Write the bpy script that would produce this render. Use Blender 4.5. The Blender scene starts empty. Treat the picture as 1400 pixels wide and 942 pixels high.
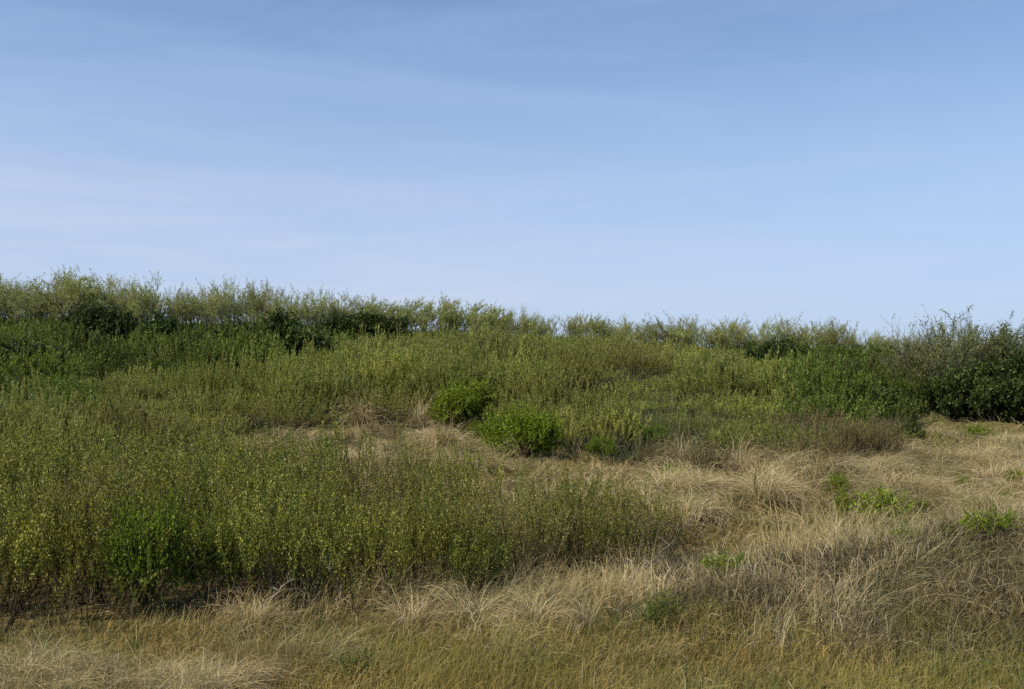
import bpy, math, random
import numpy as np
from mathutils import Vector

scene = bpy.context.scene
COL = scene.collection
R = math.radians
random.seed(5)

# ------------------------------------------------------------------ camera
CAM_Z, FPX, HORIZ = 2.6, 1374.0, 500.0          # photograph pixels (1400 x 942)
PITCH = math.atan((HORIZ - 471.0) / FPX)

# ------------------------------------------------------------------ noise and terrain
def _hash(ix, iy, seed):
    n = (ix.astype(np.int64) * 374761393 + iy.astype(np.int64) * 668265263 + seed * 974711) & 0x7fffffff
    n = ((n ^ (n >> 13)) * 1274126177) & 0x7fffffff
    return ((n ^ (n >> 16)) & 0xffff) / 65535.0

def vnoise(x, y, seed=0):
    x = np.asarray(x, float); y = np.asarray(y, float)
    ix, iy = np.floor(x), np.floor(y)
    fx, fy = x - ix, y - iy
    fx = fx * fx * (3 - 2 * fx); fy = fy * fy * (3 - 2 * fy)
    a, b = _hash(ix, iy, seed), _hash(ix + 1, iy, seed)
    c, d = _hash(ix, iy + 1, seed), _hash(ix + 1, iy + 1, seed)
    return (a + (b - a) * fx) * (1 - fy) + (c + (d - c) * fx) * fy

def fbm(x, y, seed=0, octs=3):
    s, a, t = 0, 1.0, 0
    for k in range(octs):
        s = s + a * vnoise(np.asarray(x) * 2 ** k, np.asarray(y) * 2 ** k, seed + 17 * k); t += a; a *= .5
    return s / t

def sstep(a, b, x):
    t = np.clip((np.asarray(x, float) - a) / (b - a), 0, 1)
    return t * t * (3 - 2 * t)

CX = [-90, -60, -38, -26, -14, 0, 10, 16, 27, 38, 60, 90]
CZ = [4.6, 4.8, 4.7, 4.5, 4.35, 4.05, 3.5, 2.95, 2.45, 2.4, 2.3, 2.2]
YL = [-500, 0, 12, 16, 22, 28, 50, 75, 84, 115, 180, 420, 5000]
ZL = [0, 0, 0.0, .12, .45, .75, 2.5, 4.45, 4.5, 3.4, 1.2, -4, -4]
YR = [-500, 0, 12, 24, 36, 50, 75, 84, 115, 180, 420, 5000]
ZR = [0, 0, 0.0, .15, .45, 1.1, 2.9, 3.0, 2.3, .8, -4, -4]

def hgt(x, y):
    x = np.asarray(x, float); y = np.asarray(y, float)
    c = np.interp(x, CX, CZ)
    zl = np.interp(y, YL, ZL); zr = np.interp(y, YR, ZR)
    kl = 1 + (c / 4.45 - 1) * sstep(28, 75, y)
    kr = 1 + (c / 2.9 - 1) * sstep(36, 75, y)
    w = sstep(1.5, 15, x)
    z = zl * kl * (1 - w) + zr * kr * w
    near = sstep(9, 11, y) * (1 - sstep(60, 110, y))
    z = z + .5 * np.exp(-((x + 1.0) / 7.5) ** 2 - ((y - 40) / 8.0) ** 2)
    z = z + near * ((fbm(x * .23, y * .23, 3) - .5) * .5 + (fbm(x * .9, y * .9, 9, 2) - .5) * (.16 + .34 * sstep(1.5, 3.5, x)))
    # low hummocks of matted grass
    for mx, my, rx, ry, mh in ((3.7, 11.2, 1.9, .9, .52), (6.2, 12.2, 1.8, 1.2, .45), (2.2, 10.0, 1.0, .6, .22), (5.0, 10.0, 1.2, .6, .25),
                               (4.6, 19.5, 2.2, 1.8, .32), (8.0, 22.5, 2.6, 1.6, .3), (10.2, 16.5, 1.6, 1.2, .2), (3.2, 16.5, 1.5, 1.0, .28)):
        z = z + mh * np.exp(-((x - mx) / rx) ** 2 - ((y - my) / ry) ** 2)
    return z

def H(x, y): return float(hgt(x, y))

def ground_at(px, py):
    """where the line of sight through a photograph pixel meets the ground"""
    a, b = (px - 700) / FPX, -(py - 471) / FPX
    d = np.array([a, math.cos(PITCH) - b * math.sin(PITCH), math.sin(PITCH) + b * math.cos(PITCH)])
    t = np.arange(6, 130, .04)
    P = t[:, None] * d + np.array([0, 0, CAM_Z])
    hit = np.nonzero(P[:, 2] <= hgt(P[:, 0], P[:, 1]))[0]
    k = hit[0] if len(hit) else -1
    return float(P[k, 0]), float(P[k, 1])

def pix(x, y, z):
    dy, dz = y, z - CAM_Z
    f = dy * math.cos(PITCH) + dz * math.sin(PITCH)
    u = -dy * math.sin(PITCH) + dz * math.cos(PITCH)
    return 700 + FPX * x / f, 471 - FPX * u / f

# ------------------------------------------------------------------ mesh helpers (numpy)
class MB:
    def __init__(s): s.V, s.F, s.C, s.n = [], [], [], 0
    def add(s, V, F, C):
        V = np.asarray(V, np.float32).reshape(-1, 3); F = np.asarray(F, np.int32).reshape(-1, 4)
        C = np.asarray(C, np.float32).reshape(-1, 3)
        s.V.append(V); s.F.append(F + s.n); s.C.append(C); s.n += len(V)
    def mesh(s, name, mat, smooth=False):
        V, F, C = np.concatenate(s.V), np.concatenate(s.F), np.concatenate(s.C)
        me = bpy.data.meshes.new(name)
        me.vertices.add(len(V)); me.vertices.foreach_set('co', V.ravel())
        me.loops.add(F.size); me.loops.foreach_set('vertex_index', F.ravel())
        me.polygons.add(len(F)); me.polygons.foreach_set('loop_start', np.arange(0, F.size, 4, dtype=np.int32))
        me.update(calc_edges=True)
        if smooth: me.polygons.foreach_set('use_smooth', np.ones(len(F), bool))
        at = me.attributes.new('col', 'FLOAT_COLOR', 'POINT')
        at.data.foreach_set('color', np.concatenate([C, np.ones((len(C), 1), np.float32)], 1).ravel())
        me.materials.append(mat); me.update()
        return me

def unit(v): return v / np.maximum(np.linalg.norm(v, axis=-1, keepdims=True), 1e-9)

def ribbons(mb, P, W, side, C):
    """P (B,S,3) centre lines, W (B,S) widths, side (B,3), C (B,S,3)"""
    B, S, _ = P.shape
    o = side[:, None, :] * W[..., None] * .5
    V = np.stack([P - o, P + o], 2)
    b = np.arange(B)[:, None] * S * 2 + np.arange(S - 1)[None, :] * 2
    F = np.stack([b, b + 1, b + 3, b + 2], -1)
    mb.add(V, F, np.repeat(C[:, :, None, :], 2, 2))

def tubes(mb, P, Rr, C, n=3):
    B, S, _ = P.shape
    T = unit(np.gradient(P, axis=1))
    ref = np.where(np.abs(T[..., 2:3]) > .9, np.array([1., 0, 0]), np.array([0, 0, 1.]))
    ref = np.broadcast_to(ref[:, :1] * 0 + np.array([.83, .55, .05]), P.shape)
    a = unit(np.cross(T, ref)); b = np.cross(T, a)
    ang = np.arange(n) * 2 * math.pi / n
    V = P[:, :, None, :] + Rr[:, :, None, None] * (a[:, :, None, :] * np.cos(ang)[:, None] + b[:, :, None, :] * np.sin(ang)[:, None])
    i = np.arange(B)[:, None, None] * S * n + np.arange(S - 1)[None, :, None] * n
    k = np.arange(n)[None, None, :]; k2 = (k + 1) % n
    F = np.stack([i + k, i + k2, i + n + k2, i + n + k], -1)
    mb.add(V, F, np.repeat(C[:, :, None, :], n, 2))

def leaves(mb, P, A, L, W, rng, C):
    """bent diamond leaves at P (N,3) along axis A (N,3)"""
    A = unit(A)
    s = unit(np.cross(A, rng.normal(size=A.shape)))
    nrm = np.cross(A, s)
    L = L[:, None]; W = W[:, None]
    m = P + A * L * .5 + nrm * W * .22
    V = np.stack([P, m + s * W * .5, P + A * L, m - s * W * .5], 1)
    F = np.arange(len(P) * 4).reshape(-1, 4)
    mb.add(V, F, np.repeat(C[:, None, :], 4, 1))

def colr(rng, n, hfrac):
    c = np.zeros((n, 3)); c[:, 0] = rng.random(n); c[:, 1] = hfrac; c[:, 2] = rng.random(n); return c

# ------------------------------------------------------------------ materials
def nodemat(name):
    m = bpy.data.materials.new(name); m.use_nodes = True
    nt = m.node_tree; nt.nodes.clear()
    return m, nt, nt.nodes, nt.links

def ramp(n, stops):
    r = n.new('ShaderNodeValToRGB'); e = r.color_ramp.elements
    while len(e) < len(stops): e.new(.5)
    for el, (p, c) in zip(e, stops): el.position = p; el.color = (*c, 1)
    return r

def leaf_mat(name, stops, trans=.35, rough=.5, spec=.35, hue=.03, low=(.5, .55), objvar=.5, wscale=None, patch=None):
    """colour from the leaf's own random value, its height on the plant and the plant's own random value"""
    m, nt, n, l = nodemat(name)
    at = n.new('ShaderNodeAttribute'); at.attribute_name = 'col'
    sp = n.new('ShaderNodeSeparateColor'); l.new(at.outputs['Color'], sp.inputs[0])
    rp = ramp(n, stops); l.new(sp.outputs[0], rp.inputs[0])
    oi = n.new('ShaderNodeObjectInfo')
    hs = n.new('ShaderNodeHueSaturation')
    mr = n.new('ShaderNodeMapRange'); mr.inputs[3].default_value = .5 - hue; mr.inputs[4].default_value = .5 + hue
    l.new(oi.outputs['Random'], mr.inputs[0]); l.new(mr.outputs[0], hs.inputs['Hue'])
    mv = n.new('ShaderNodeMapRange'); mv.inputs[3].default_value = 1 - .4 * objvar; mv.inputs[4].default_value = 1 + .4 * objvar
    mu = n.new('ShaderNodeMath'); mu.operation = 'FRACT'
    m7 = n.new('ShaderNodeMath'); m7.operation = 'MULTIPLY'; m7.inputs[1].default_value = 7.31
    l.new(oi.outputs['Random'], m7.inputs[0]); l.new(m7.outputs[0], mu.inputs[0]); l.new(mu.outputs[0], mv.inputs[0])
    l.new(mv.outputs[0], hs.inputs['Value'])
    l.new(rp.outputs[0], hs.inputs['Color'])
    col = hs.outputs[0]
    if patch:
        ge = n.new('ShaderNodeNewGeometry'); no = n.new('ShaderNodeTexNoise')
        no.inputs['Scale'].default_value = patch[0]; no.inputs['Detail'].default_value = 2
        l.new(ge.outputs['Position'], no.inputs['Vector'])
        pr = n.new('ShaderNodeMapRange'); pr.inputs[1].default_value = .42; pr.inputs[2].default_value = .66
        l.new(no.outputs['Fac'], pr.inputs[0])
        pm = n.new('ShaderNodeMath'); pm.operation = 'MULTIPLY'; pm.inputs[1].default_value = patch[2]
        l.new(pr.outputs[0], pm.inputs[0])
        mx = n.new('ShaderNodeMix'); mx.data_type = 'RGBA'
        l.new(pm.outputs[0], mx.inputs[0]); l.new(col, mx.inputs[6]); mx.inputs[7].default_value = (*patch[1], 1)
        col = mx.outputs[2]
    hr = n.new('ShaderNodeMapRange'); hr.inputs[1].default_value = 0; hr.inputs[2].default_value = low[1]  # painted shade: leaf colour darkens low on the plant; on grass, old thatch
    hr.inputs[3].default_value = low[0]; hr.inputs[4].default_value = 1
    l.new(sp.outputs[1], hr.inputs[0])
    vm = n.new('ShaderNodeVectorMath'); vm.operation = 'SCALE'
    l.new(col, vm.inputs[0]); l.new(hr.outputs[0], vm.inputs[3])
    pb = n.new('ShaderNodeBsdfPrincipled'); pb.inputs['Roughness'].default_value = rough
    pb.inputs['Specular IOR Level'].default_value = spec
    l.new(vm.outputs[0], pb.inputs['Base Color'])
    out = n.new('ShaderNodeOutputMaterial')
    if trans > 0:
        tr = n.new('ShaderNodeBsdfTranslucent'); l.new(vm.outputs[0], tr.inputs[0])
        mx2 = n.new('ShaderNodeMixShader'); mx2.inputs[0].default_value = trans
        l.new(pb.outputs[0], mx2.inputs[1]); l.new(tr.outputs[0], mx2.inputs[2]); l.new(mx2.outputs[0], out.inputs[0])
    else:
        l.new(pb.outputs[0], out.inputs[0])
    return m

M = {}
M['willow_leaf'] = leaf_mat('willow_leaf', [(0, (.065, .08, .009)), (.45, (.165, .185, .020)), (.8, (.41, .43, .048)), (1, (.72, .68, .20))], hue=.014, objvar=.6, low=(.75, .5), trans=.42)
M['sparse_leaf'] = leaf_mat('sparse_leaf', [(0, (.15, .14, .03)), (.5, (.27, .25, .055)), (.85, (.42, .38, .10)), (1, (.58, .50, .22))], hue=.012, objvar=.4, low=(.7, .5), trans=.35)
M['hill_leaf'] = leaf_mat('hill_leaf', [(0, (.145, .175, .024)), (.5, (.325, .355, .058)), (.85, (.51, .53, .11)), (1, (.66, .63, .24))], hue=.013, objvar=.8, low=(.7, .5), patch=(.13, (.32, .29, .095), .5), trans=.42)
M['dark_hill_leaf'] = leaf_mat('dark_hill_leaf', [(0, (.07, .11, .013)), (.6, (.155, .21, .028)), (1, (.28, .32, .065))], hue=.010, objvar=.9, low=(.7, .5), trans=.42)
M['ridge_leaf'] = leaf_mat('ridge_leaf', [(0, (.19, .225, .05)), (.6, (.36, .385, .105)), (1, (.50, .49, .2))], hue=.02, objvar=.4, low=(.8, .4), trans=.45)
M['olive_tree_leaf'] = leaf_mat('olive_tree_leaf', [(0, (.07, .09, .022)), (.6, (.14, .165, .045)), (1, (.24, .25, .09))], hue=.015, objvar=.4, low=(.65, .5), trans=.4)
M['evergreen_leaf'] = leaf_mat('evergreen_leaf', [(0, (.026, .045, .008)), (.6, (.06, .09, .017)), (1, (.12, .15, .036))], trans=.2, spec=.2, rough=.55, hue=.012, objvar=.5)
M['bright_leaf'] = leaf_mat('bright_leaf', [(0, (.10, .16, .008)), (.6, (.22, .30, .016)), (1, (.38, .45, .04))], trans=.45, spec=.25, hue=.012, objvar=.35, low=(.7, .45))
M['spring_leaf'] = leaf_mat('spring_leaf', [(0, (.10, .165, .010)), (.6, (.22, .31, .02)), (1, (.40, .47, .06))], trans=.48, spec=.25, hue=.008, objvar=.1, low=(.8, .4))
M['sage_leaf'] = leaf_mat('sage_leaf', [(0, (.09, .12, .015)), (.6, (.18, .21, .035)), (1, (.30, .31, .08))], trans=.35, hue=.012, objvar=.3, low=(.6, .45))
M['brown_leaf'] = leaf_mat('brown_leaf', [(0, (.15, .125, .04)), (.6, (.23, .185, .06)), (1, (.32, .26, .11))], hue=.012, objvar=.3)
M['bark'] = leaf_mat('bark', [(0, (.035, .026, .014)), (.75, (.075, .058, .032)), (.93, (.14, .115, .07)), (1, (.30, .26, .18))], trans=0, rough=.85, spec=.15, hue=.01, low=(.55, .4))
M['grey_bark'] = leaf_mat('grey_bark', [(0, (.12, .11, .08)), (.7, (.21, .19, .14)), (1, (.32, .29, .22))], trans=0, rough=.85, spec=.15, hue=.01, low=(.75, .4))
DRY = [(0, (.20, .14, .05)), (.35, (.37, .275, .11)), (.75, (.54, .42, .20)), (1, (.74, .63, .38))]
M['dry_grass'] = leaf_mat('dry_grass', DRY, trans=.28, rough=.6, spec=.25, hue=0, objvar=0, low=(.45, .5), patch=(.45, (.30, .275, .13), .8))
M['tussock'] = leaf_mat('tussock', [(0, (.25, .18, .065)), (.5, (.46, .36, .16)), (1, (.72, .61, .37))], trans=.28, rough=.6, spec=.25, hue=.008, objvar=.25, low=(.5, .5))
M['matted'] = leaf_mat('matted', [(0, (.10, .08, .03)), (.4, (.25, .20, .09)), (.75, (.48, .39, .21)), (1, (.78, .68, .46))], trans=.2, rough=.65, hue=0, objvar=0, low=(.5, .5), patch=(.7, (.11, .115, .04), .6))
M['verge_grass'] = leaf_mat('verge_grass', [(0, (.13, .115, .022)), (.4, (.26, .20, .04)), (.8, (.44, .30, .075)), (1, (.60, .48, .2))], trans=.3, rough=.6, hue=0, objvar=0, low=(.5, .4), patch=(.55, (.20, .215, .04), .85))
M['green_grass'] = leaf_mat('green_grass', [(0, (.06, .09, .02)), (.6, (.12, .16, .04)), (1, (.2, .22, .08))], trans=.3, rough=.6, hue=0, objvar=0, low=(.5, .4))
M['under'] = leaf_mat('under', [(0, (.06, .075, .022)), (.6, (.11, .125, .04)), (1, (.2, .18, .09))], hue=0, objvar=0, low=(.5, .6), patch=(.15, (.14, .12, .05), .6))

def ground_mat():
    m, nt, n, l = nodemat('sandy_ground')
    ge = n.new('ShaderNodeNewGeometry')
    def noise(sc, det=5):
        t = n.new('ShaderNodeTexNoise'); t.inputs['Scale'].default_value = sc; t.inputs['Detail'].default_value = det
        l.new(ge.outputs['Position'], t.inputs['Vector']); return t
    a, b, c = noise(.45), noise(7), noise(45, 3)
    r1 = ramp(n, [(.3, (.10, .085, .04)), (.48, (.19, .15, .06)), (.62, (.13, .125, .04)), (.75, (.24, .19, .09))])
    l.new(a.outputs['Fac'], r1.inputs[0])
    r2 = ramp(n, [(.3, (.35, .33, .28)), (.5, (.85, .8, .7)), (.7, (1.5, 1.4, 1.2))]); l.new(b.outputs['Fac'], r2.inputs[0])
    r3 = ramp(n, [(.3, (.5, .5, .5)), (.7, (1.4, 1.4, 1.4))]); l.new(c.outputs['Fac'], r3.inputs[0])
    x1 = n.new('ShaderNodeMix'); x1.data_type = 'RGBA'; x1.blend_type = 'MULTIPLY'; x1.inputs[0].default_value = 1
    l.new(r1.outputs[0], x1.inputs[6]); l.new(r2.outputs[0], x1.inputs[7])
    x2 = n.new('ShaderNodeMix'); x2.data_type = 'RGBA'; x2.blend_type = 'MULTIPLY'; x2.inputs[0].default_value = 1
    l.new(x1.outputs[2], x2.inputs[6]); l.new(r3.outputs[0], x2.inputs[7])
    pb = n.new('ShaderNodeBsdfPrincipled'); pb.inputs['Roughness'].default_value = .95; pb.inputs['Specular IOR Level'].default_value = .1
    l.new(x2.outputs[2], pb.inputs['Base Color'])
    bu = n.new('ShaderNodeBump'); bu.inputs['Distance'].default_value = .04; bu.inputs['Strength'].default_value = .8
    l.new(b.outputs['Fac'], bu.inputs['Height']); l.new(bu.outputs[0], pb.inputs['Normal'])
    o = n.new('ShaderNodeOutputMaterial'); l.new(pb.outputs[0], o.inputs[0])
    return m
M['ground'] = ground_mat()

# ------------------------------------------------------------------ objects: placing and copying
def tag(o, label, cat, group=None):
    o['label'] = label; o['category'] = cat
    if group: o['group'] = group

PSIZE = {}     # (name, variant) -> half width, height of the built plant
PROTO = {}     # (name, variant) -> root
USED = set()
def prototype(name, variant, parts):
    root = bpy.data.objects.new(name, None); root.empty_display_size = .2
    for pname, me in parts:
        o = bpy.data.objects.new(pname, me); o.parent = root
        o['pending'] = 1
    co = np.empty(len(parts[-1][1].vertices) * 3, np.float32); parts[-1][1].vertices.foreach_get('co', co); co = co.reshape(-1, 3)
    PSIZE[(name, variant)] = (float(np.percentile(np.hypot(co[:, 0], co[:, 1]), 95)), float(np.percentile(co[:, 2], 99)))
    PROTO[(name, variant)] = (root, [c for c in bpy.data.objects if c.parent == root])

def spawn(name, variant, x, y, sc, rz, label, cat, group=None, dz=0.0, tilt=(0, 0)):
    root, kids = PROTO[(name, variant)]
    if (name, variant) in USED:
        r = root.copy(); ks = []
        for k in kids:
            c = k.copy(); c.parent = r; ks.append(c)
    else:
        USED.add((name, variant)); r, ks = root, kids
    COL.objects.link(r)
    for c in ks:
        COL.objects.link(c)
        if 'pending' in c: del c['pending']
    r.location = (x, y, H(x, y) + dz)
    r.scale = sc if hasattr(sc, '__len__') else (sc, sc, sc)
    r.rotation_euler = (tilt[0], tilt[1], rz)
    for p in ('label', 'category', 'group'):
        if p in r: del r[p]
    tag(r, label, cat, group)
    return r

# ------------------------------------------------------------------ plant builders
def willow_shrub(seed, n_stem, height, radius, n_twig, n_leaf, ll, lw, rs, stem_leaf=14, bare=.35, leafmat='willow_leaf', name='willow_shrub', variant=0, side=3):
    rng = np.random.default_rng(seed)
    S = 7
    ph = rng.random(n_stem) * 2 * math.pi
    rad = np.sqrt(rng.random(n_stem))
    b0 = np.stack([np.cos(ph), np.sin(ph)], 1) * (rad * radius * .55)[:, None]
    hh = height * (.50 + .42 * rng.random(n_stem)) * (1 - .25 * rad ** 2)
    hh *= np.where(rng.random(n_stem) < .12, rng.uniform(1.12, 1.4, n_stem), 1)
    lean = radius * .55 * rad + .06
    t = np.linspace(0, 1, S)
    P = np.zeros((n_stem, S, 3))
    P[..., :2] = b0[:, None, :] + np.stack([np.cos(ph), np.sin(ph)], 1)[:, None, :] * (lean[:, None] * t ** .75)[..., None]
    P[..., 2] = hh[:, None] * t - .05
    wob = rng.normal(size=(n_stem, S, 2)) * .025 * height
    wob[:, 0] = 0; P[..., :2] += np.cumsum(wob, 1) * .55
    mb, lf = MB(), MB()
    Rr = rs * (1 - .8 * t)[None, :] * (.6 + .8 * rng.random((n_stem, 1)))
    C = np.zeros((n_stem, S, 3)); C[..., 0] = rng.random((n_stem, 1)); C[..., 1] = t; tubes(mb, P, Rr, C, side)
    # side twigs
    n = n_stem * n_twig
    si = np.repeat(np.arange(n_stem), n_twig)
    tt = bare * .6 + (.93 - bare * .6) * rng.random(n)
    k = np.minimum((tt * (S - 1)).astype(int), S - 2); f = (tt * (S - 1) - k)[:, None]
    q0 = P[si, k] * (1 - f) + P[si, k + 1] * f
    az = rng.random(n) * 2 * math.pi
    ln = height * (.12 + .24 * rng.random(n)) * (1.15 - .5 * tt)
    S2 = 4; t2 = np.linspace(0, 1, S2)
    Q = q0[:, None, :] + np.zeros((n, S2, 3))
    sp = .18 + .38 * rng.random(n)
    Q[..., 0] += (np.cos(az) * ln * sp)[:, None] * t2 ** .7
    Q[..., 1] += (np.sin(az) * ln * sp)[:, None] * t2 ** .7
    Q[..., 2] += ln[:, None] * t2 * 1.0
    C = np.zeros((n, S2, 3)); C[..., 0] = rng.random((n, 1)); C[..., 1] = tt[:, None]
    tubes(mb, Q, rs * .38 * (1 - .6 * t2)[None, :] * np.ones((n, 1)), C, 3)
    # leaves on the twigs and along the upper stems
    def on(lines, SS, per, tmin):
        N = len(lines) * per
        li = np.repeat(np.arange(len(lines)), per)
        u = tmin + (1 - tmin) * rng.random(N)
        kk = np.minimum((u * (SS - 1)).astype(int), SS - 2); ff = (u * (SS - 1) - kk)[:, None]
        p = lines[li, kk] * (1 - ff) + lines[li, kk + 1] * ff
        d = unit(lines[li, kk + 1] - lines[li, kk])
        return p, d
    p1, d1 = on(Q, S2, n_leaf, .1)
    p2, d2 = on(P, S, stem_leaf, max(bare, .45))
    p = np.concatenate([p1, p2]); d = np.concatenate([d1, d2])
    keep = rng.random(len(p)) < np.clip((p[:, 2] / height - bare * .5) / .35, .10, 1)
    p, d = p[keep], d[keep]
    A = d * 1.0 + rng.normal(size=p.shape) * .42
    p = p + rng.normal(size=p.shape) * .006
    leaves(lf, p, A, ll * (.6 + .8 * rng.random(len(p))), lw * (.6 + .8 * rng.random(len(p))), rng,
           colr(rng, len(p), np.clip(p[:, 2] / height, 0, 1)))
    prototype(name, variant, [('stems', mb.mesh('stems', M['bark'])), ('foliage', lf.mesh('foliage', M[leafmat]))])

def clump_bush(name, variant, seed, rx, rz, lobes, per, ll, lw, mat, shoot=.25, lift=0.0, trunkmat='bark'):
    """dense leafy bush: uneven lobes made of short leafy shoots pointing up and out"""
    rng = np.random.default_rng(seed)
    mb, lf = MB(), MB()
    S = 5; t = np.linspace(0, 1, S)
    th = rng.random(lobes) * 2 * math.pi; rr = np.sqrt(rng.random(lobes)) * rx * .86
    cz = rz * (.16 + .62 * rng.random(lobes)) * (1 - .45 * (rr / rx) ** 2)
    cz = np.maximum(cz, lift * rz * (.7 + .6 * rng.random(lobes)))
    Cn = np.stack([np.cos(th) * rr, np.sin(th) * rr, cz], 1)
    lr = rx * (.15 + .22 * rng.random(lobes))
    P = Cn[:, None, :] * t[None, :, None] * np.array([1, 1, 1]); P[..., 2] = Cn[:, None, 2] * t ** .8 - .03
    P[..., :2] *= (t ** 1.2 / np.maximum(t, 1e-6))[None, :, None]
    C = np.zeros((lobes, S, 3)); C[..., 0] = rng.random((lobes, 1)); C[..., 1] = .4
    tubes(mb, P, np.ones((lobes, 1)) * (.018 * rx + .006) * (1 - .6 * t), C, 4)
    ns = per
    li = np.repeat(np.arange(lobes), ns)
    d = unit(rng.normal(size=(len(li), 3)) + np.array([0, 0, .35]))
    s0 = Cn[li] + d * (lr[li] * .35)[:, None] * np.array([1, 1, .85])
    d2 = unit(d + np.array([0, 0, .55]) + rng.normal(size=d.shape) * .25)
    L = shoot * rx * (.35 + rng.random(len(li)) + (rng.random(len(li)) < .06) * 1.1) + lr[li] * .5
    Q = s0[:, None, :] + d2[:, None, :] * (L[:, None] * np.linspace(0, 1, 3))[..., None]
    ok = Q[:, -1, 2] > .02
    Q = Q[ok]; d2 = d2[ok]
    C = np.zeros((len(Q), 3, 3)); C[..., 0] = rng.random((len(Q), 1)); C[..., 1] = .5
    tubes(mb, Q, np.ones((len(Q), 1)) * .004 * np.array([1, .8, .4]), C, 3)
    nl = 16
    qi = np.repeat(np.arange(len(Q)), nl); u = (.1 + .9 * rng.random(len(qi)))[:, None]
    p = Q[qi, 0] * (1 - u) + Q[qi, 2] * u
    A = d2[qi] * .7 + rng.normal(size=p.shape) * .65
    hz = np.clip(p[:, 2] / (rz * 1.05), 0, 1)
    leaves(lf, p, A, ll * (.6 + .8 * rng.random(len(p))), lw * (.6 + .8 * rng.random(len(p))), rng, colr(rng, len(p), hz))
    prototype(name, variant, [('branches', mb.mesh('branches', M[trunkmat])), ('foliage', lf.mesh('foliage', M[mat]))])

def fan_tree(name, variant, seed, height, spread, stems, mat, wind=0.0, nleaf=9, ll=.09, lw=.035, r0=.035, dens=1.0, lowfrac=.3, kids=(5, 5), barkmat='grey_bark'):
    """many-stemmed scrub tree: bare limbs fan out from the base into a fine twiggy crown"""
    rng = np.random.default_rng(seed)
    mb, lf = MB(), MB()
    def grow(p0, d0, ln, bend, S=5):
        B = len(p0); d = unit(d0); P = [p0]; dd = d
        for i in range(S - 1):
            dd = unit(dd + bend + rng.normal(size=(B, 3)) * .13)
            P.append(P[-1] + dd * (ln / (S - 1))[:, None])
        return np.stack(P, 1), dd
    def put(P, r, tip, n=4):
        S = P.shape[1]; t = np.linspace(0, 1, S)
        C = np.zeros((len(P), S, 3)); C[..., 0] = rng.random((len(P), 1)); C[..., 1] = np.clip(P[..., 2] / height, 0, 1)
        tubes(mb, P, r[:, None] * (1 + (tip - 1) * t), C, n)
    az = rng.random(stems) * 2 * math.pi
    out = (.10 + .75 * rng.random(stems)) * spread
    d0 = np.stack([np.cos(az) * out + wind * .25, np.sin(az) * out, np.ones(stems)], 1)
    p0 = np.stack([np.cos(az), np.sin(az), np.zeros(stems) - .3], 1) * np.array([.12 * height * .5, .12 * height * .5, .2])
    l0 = height * (.45 + .22 * rng.random(stems))
    P0, e0 = grow(p0, d0, l0, np.array([wind * .05, 0, .05]))
    put(P0, r0 * (.6 + .7 * rng.random(stems)), .5, 5)
    lines, rad = P0, r0 * .5
    for lev, kn in enumerate(kids):
        n = len(lines) * kn
        li = np.repeat(np.arange(len(lines)), kn)
        u = lowfrac + (1 - lowfrac) * (np.tile(np.arange(kn) + 1, len(lines)) / kn) ** .8 * (.9 + .1 * rng.random(n))
        u = np.clip(u, 0, 1)
        S = lines.shape[1]; k = np.minimum((u * (S - 1)).astype(int), S - 2); f = (u * (S - 1) - k)[:, None]
        q = lines[li, k] * (1 - f) + lines[li, k + 1] * f
        dr = unit(lines[li, k + 1] - lines[li, k])
        dn = dr + rng.normal(size=(n, 3)) * (.45 if lev == 0 else .6) * np.array([1, 1, .6]) + np.array([wind * .35, 0, .12])
        ln = height * (.34 if lev == 0 else .19) * (.55 + .7 * rng.random(n))
        Q, _ = grow(q, dn, ln, np.array([wind * .10, 0, .07]), 4)
        put(Q, np.full(n, rad * (.7 if lev == 0 else .5)), .4, 3)
        lines, rad = Q, rad * .5
    n = len(lines); qi = np.repeat(np.arange(n), nleaf)
    u = rng.random(len(qi)) * 2.999; k = u.astype(int); f = (u - k)[:, None]
    p = lines[qi, k] * (1 - f) + lines[qi, k + 1] * f + rng.normal(size=(len(qi), 3)) * .03 * height * .33
    A = unit(lines[qi, k + 1] - lines[qi, k]) + rng.normal(size=p.shape) * .6
    keep = rng.random(len(p)) < dens
    p, A = p[keep], A[keep]
    leaves(lf, p, A, ll * (.6 + .8 * rng.random(len(p))), lw * (.6 + .8 * rng.random(len(p))), rng, colr(rng, len(p), np.clip(p[:, 2] / height, 0, 1)))
    prototype(name, variant, [('limbs', mb.mesh('limbs', M[barkmat])), ('crown', lf.mesh('crown', M[mat]))])

def blade_lines(rng, p0, az, L, e0, e1, S, curl=.15):
    B = len(p0); t = np.linspace(0, 1, S - 1)
    el = e0[:, None] + (e1 - e0)[:, None] * t ** rng.uniform(.6, 2.4, (B, 1)) + np.cumsum(rng.normal(size=(B, S - 1)) * curl * .55, 1)
    kk = rng.integers(1, S - 1, B); kd = np.where(rng.random(B) < .3, rng.normal(size=B) * .9, 0)
    st_ = np.arange(S - 1)[None, :] >= kk[:, None]
    el = el + st_ * kd[:, None] * .6
    a = az[:, None] + np.cumsum(rng.normal(size=(B, S - 1)) * curl, 1) + st_ * kd[:, None]
    st = np.stack([np.cos(el) * np.cos(a), np.cos(el) * np.sin(a), np.sin(el)], -1) * (L / (S - 1))[:, None, None]
    P = np.concatenate([p0[:, None, :], p0[:, None, :] + np.cumsum(st, 1)], 1)
    side = np.stack([-np.sin(az), np.cos(az), np.zeros(B)], 1) + rng.normal(size=(B, 3)) * .45
    return P, unit(side)

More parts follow.
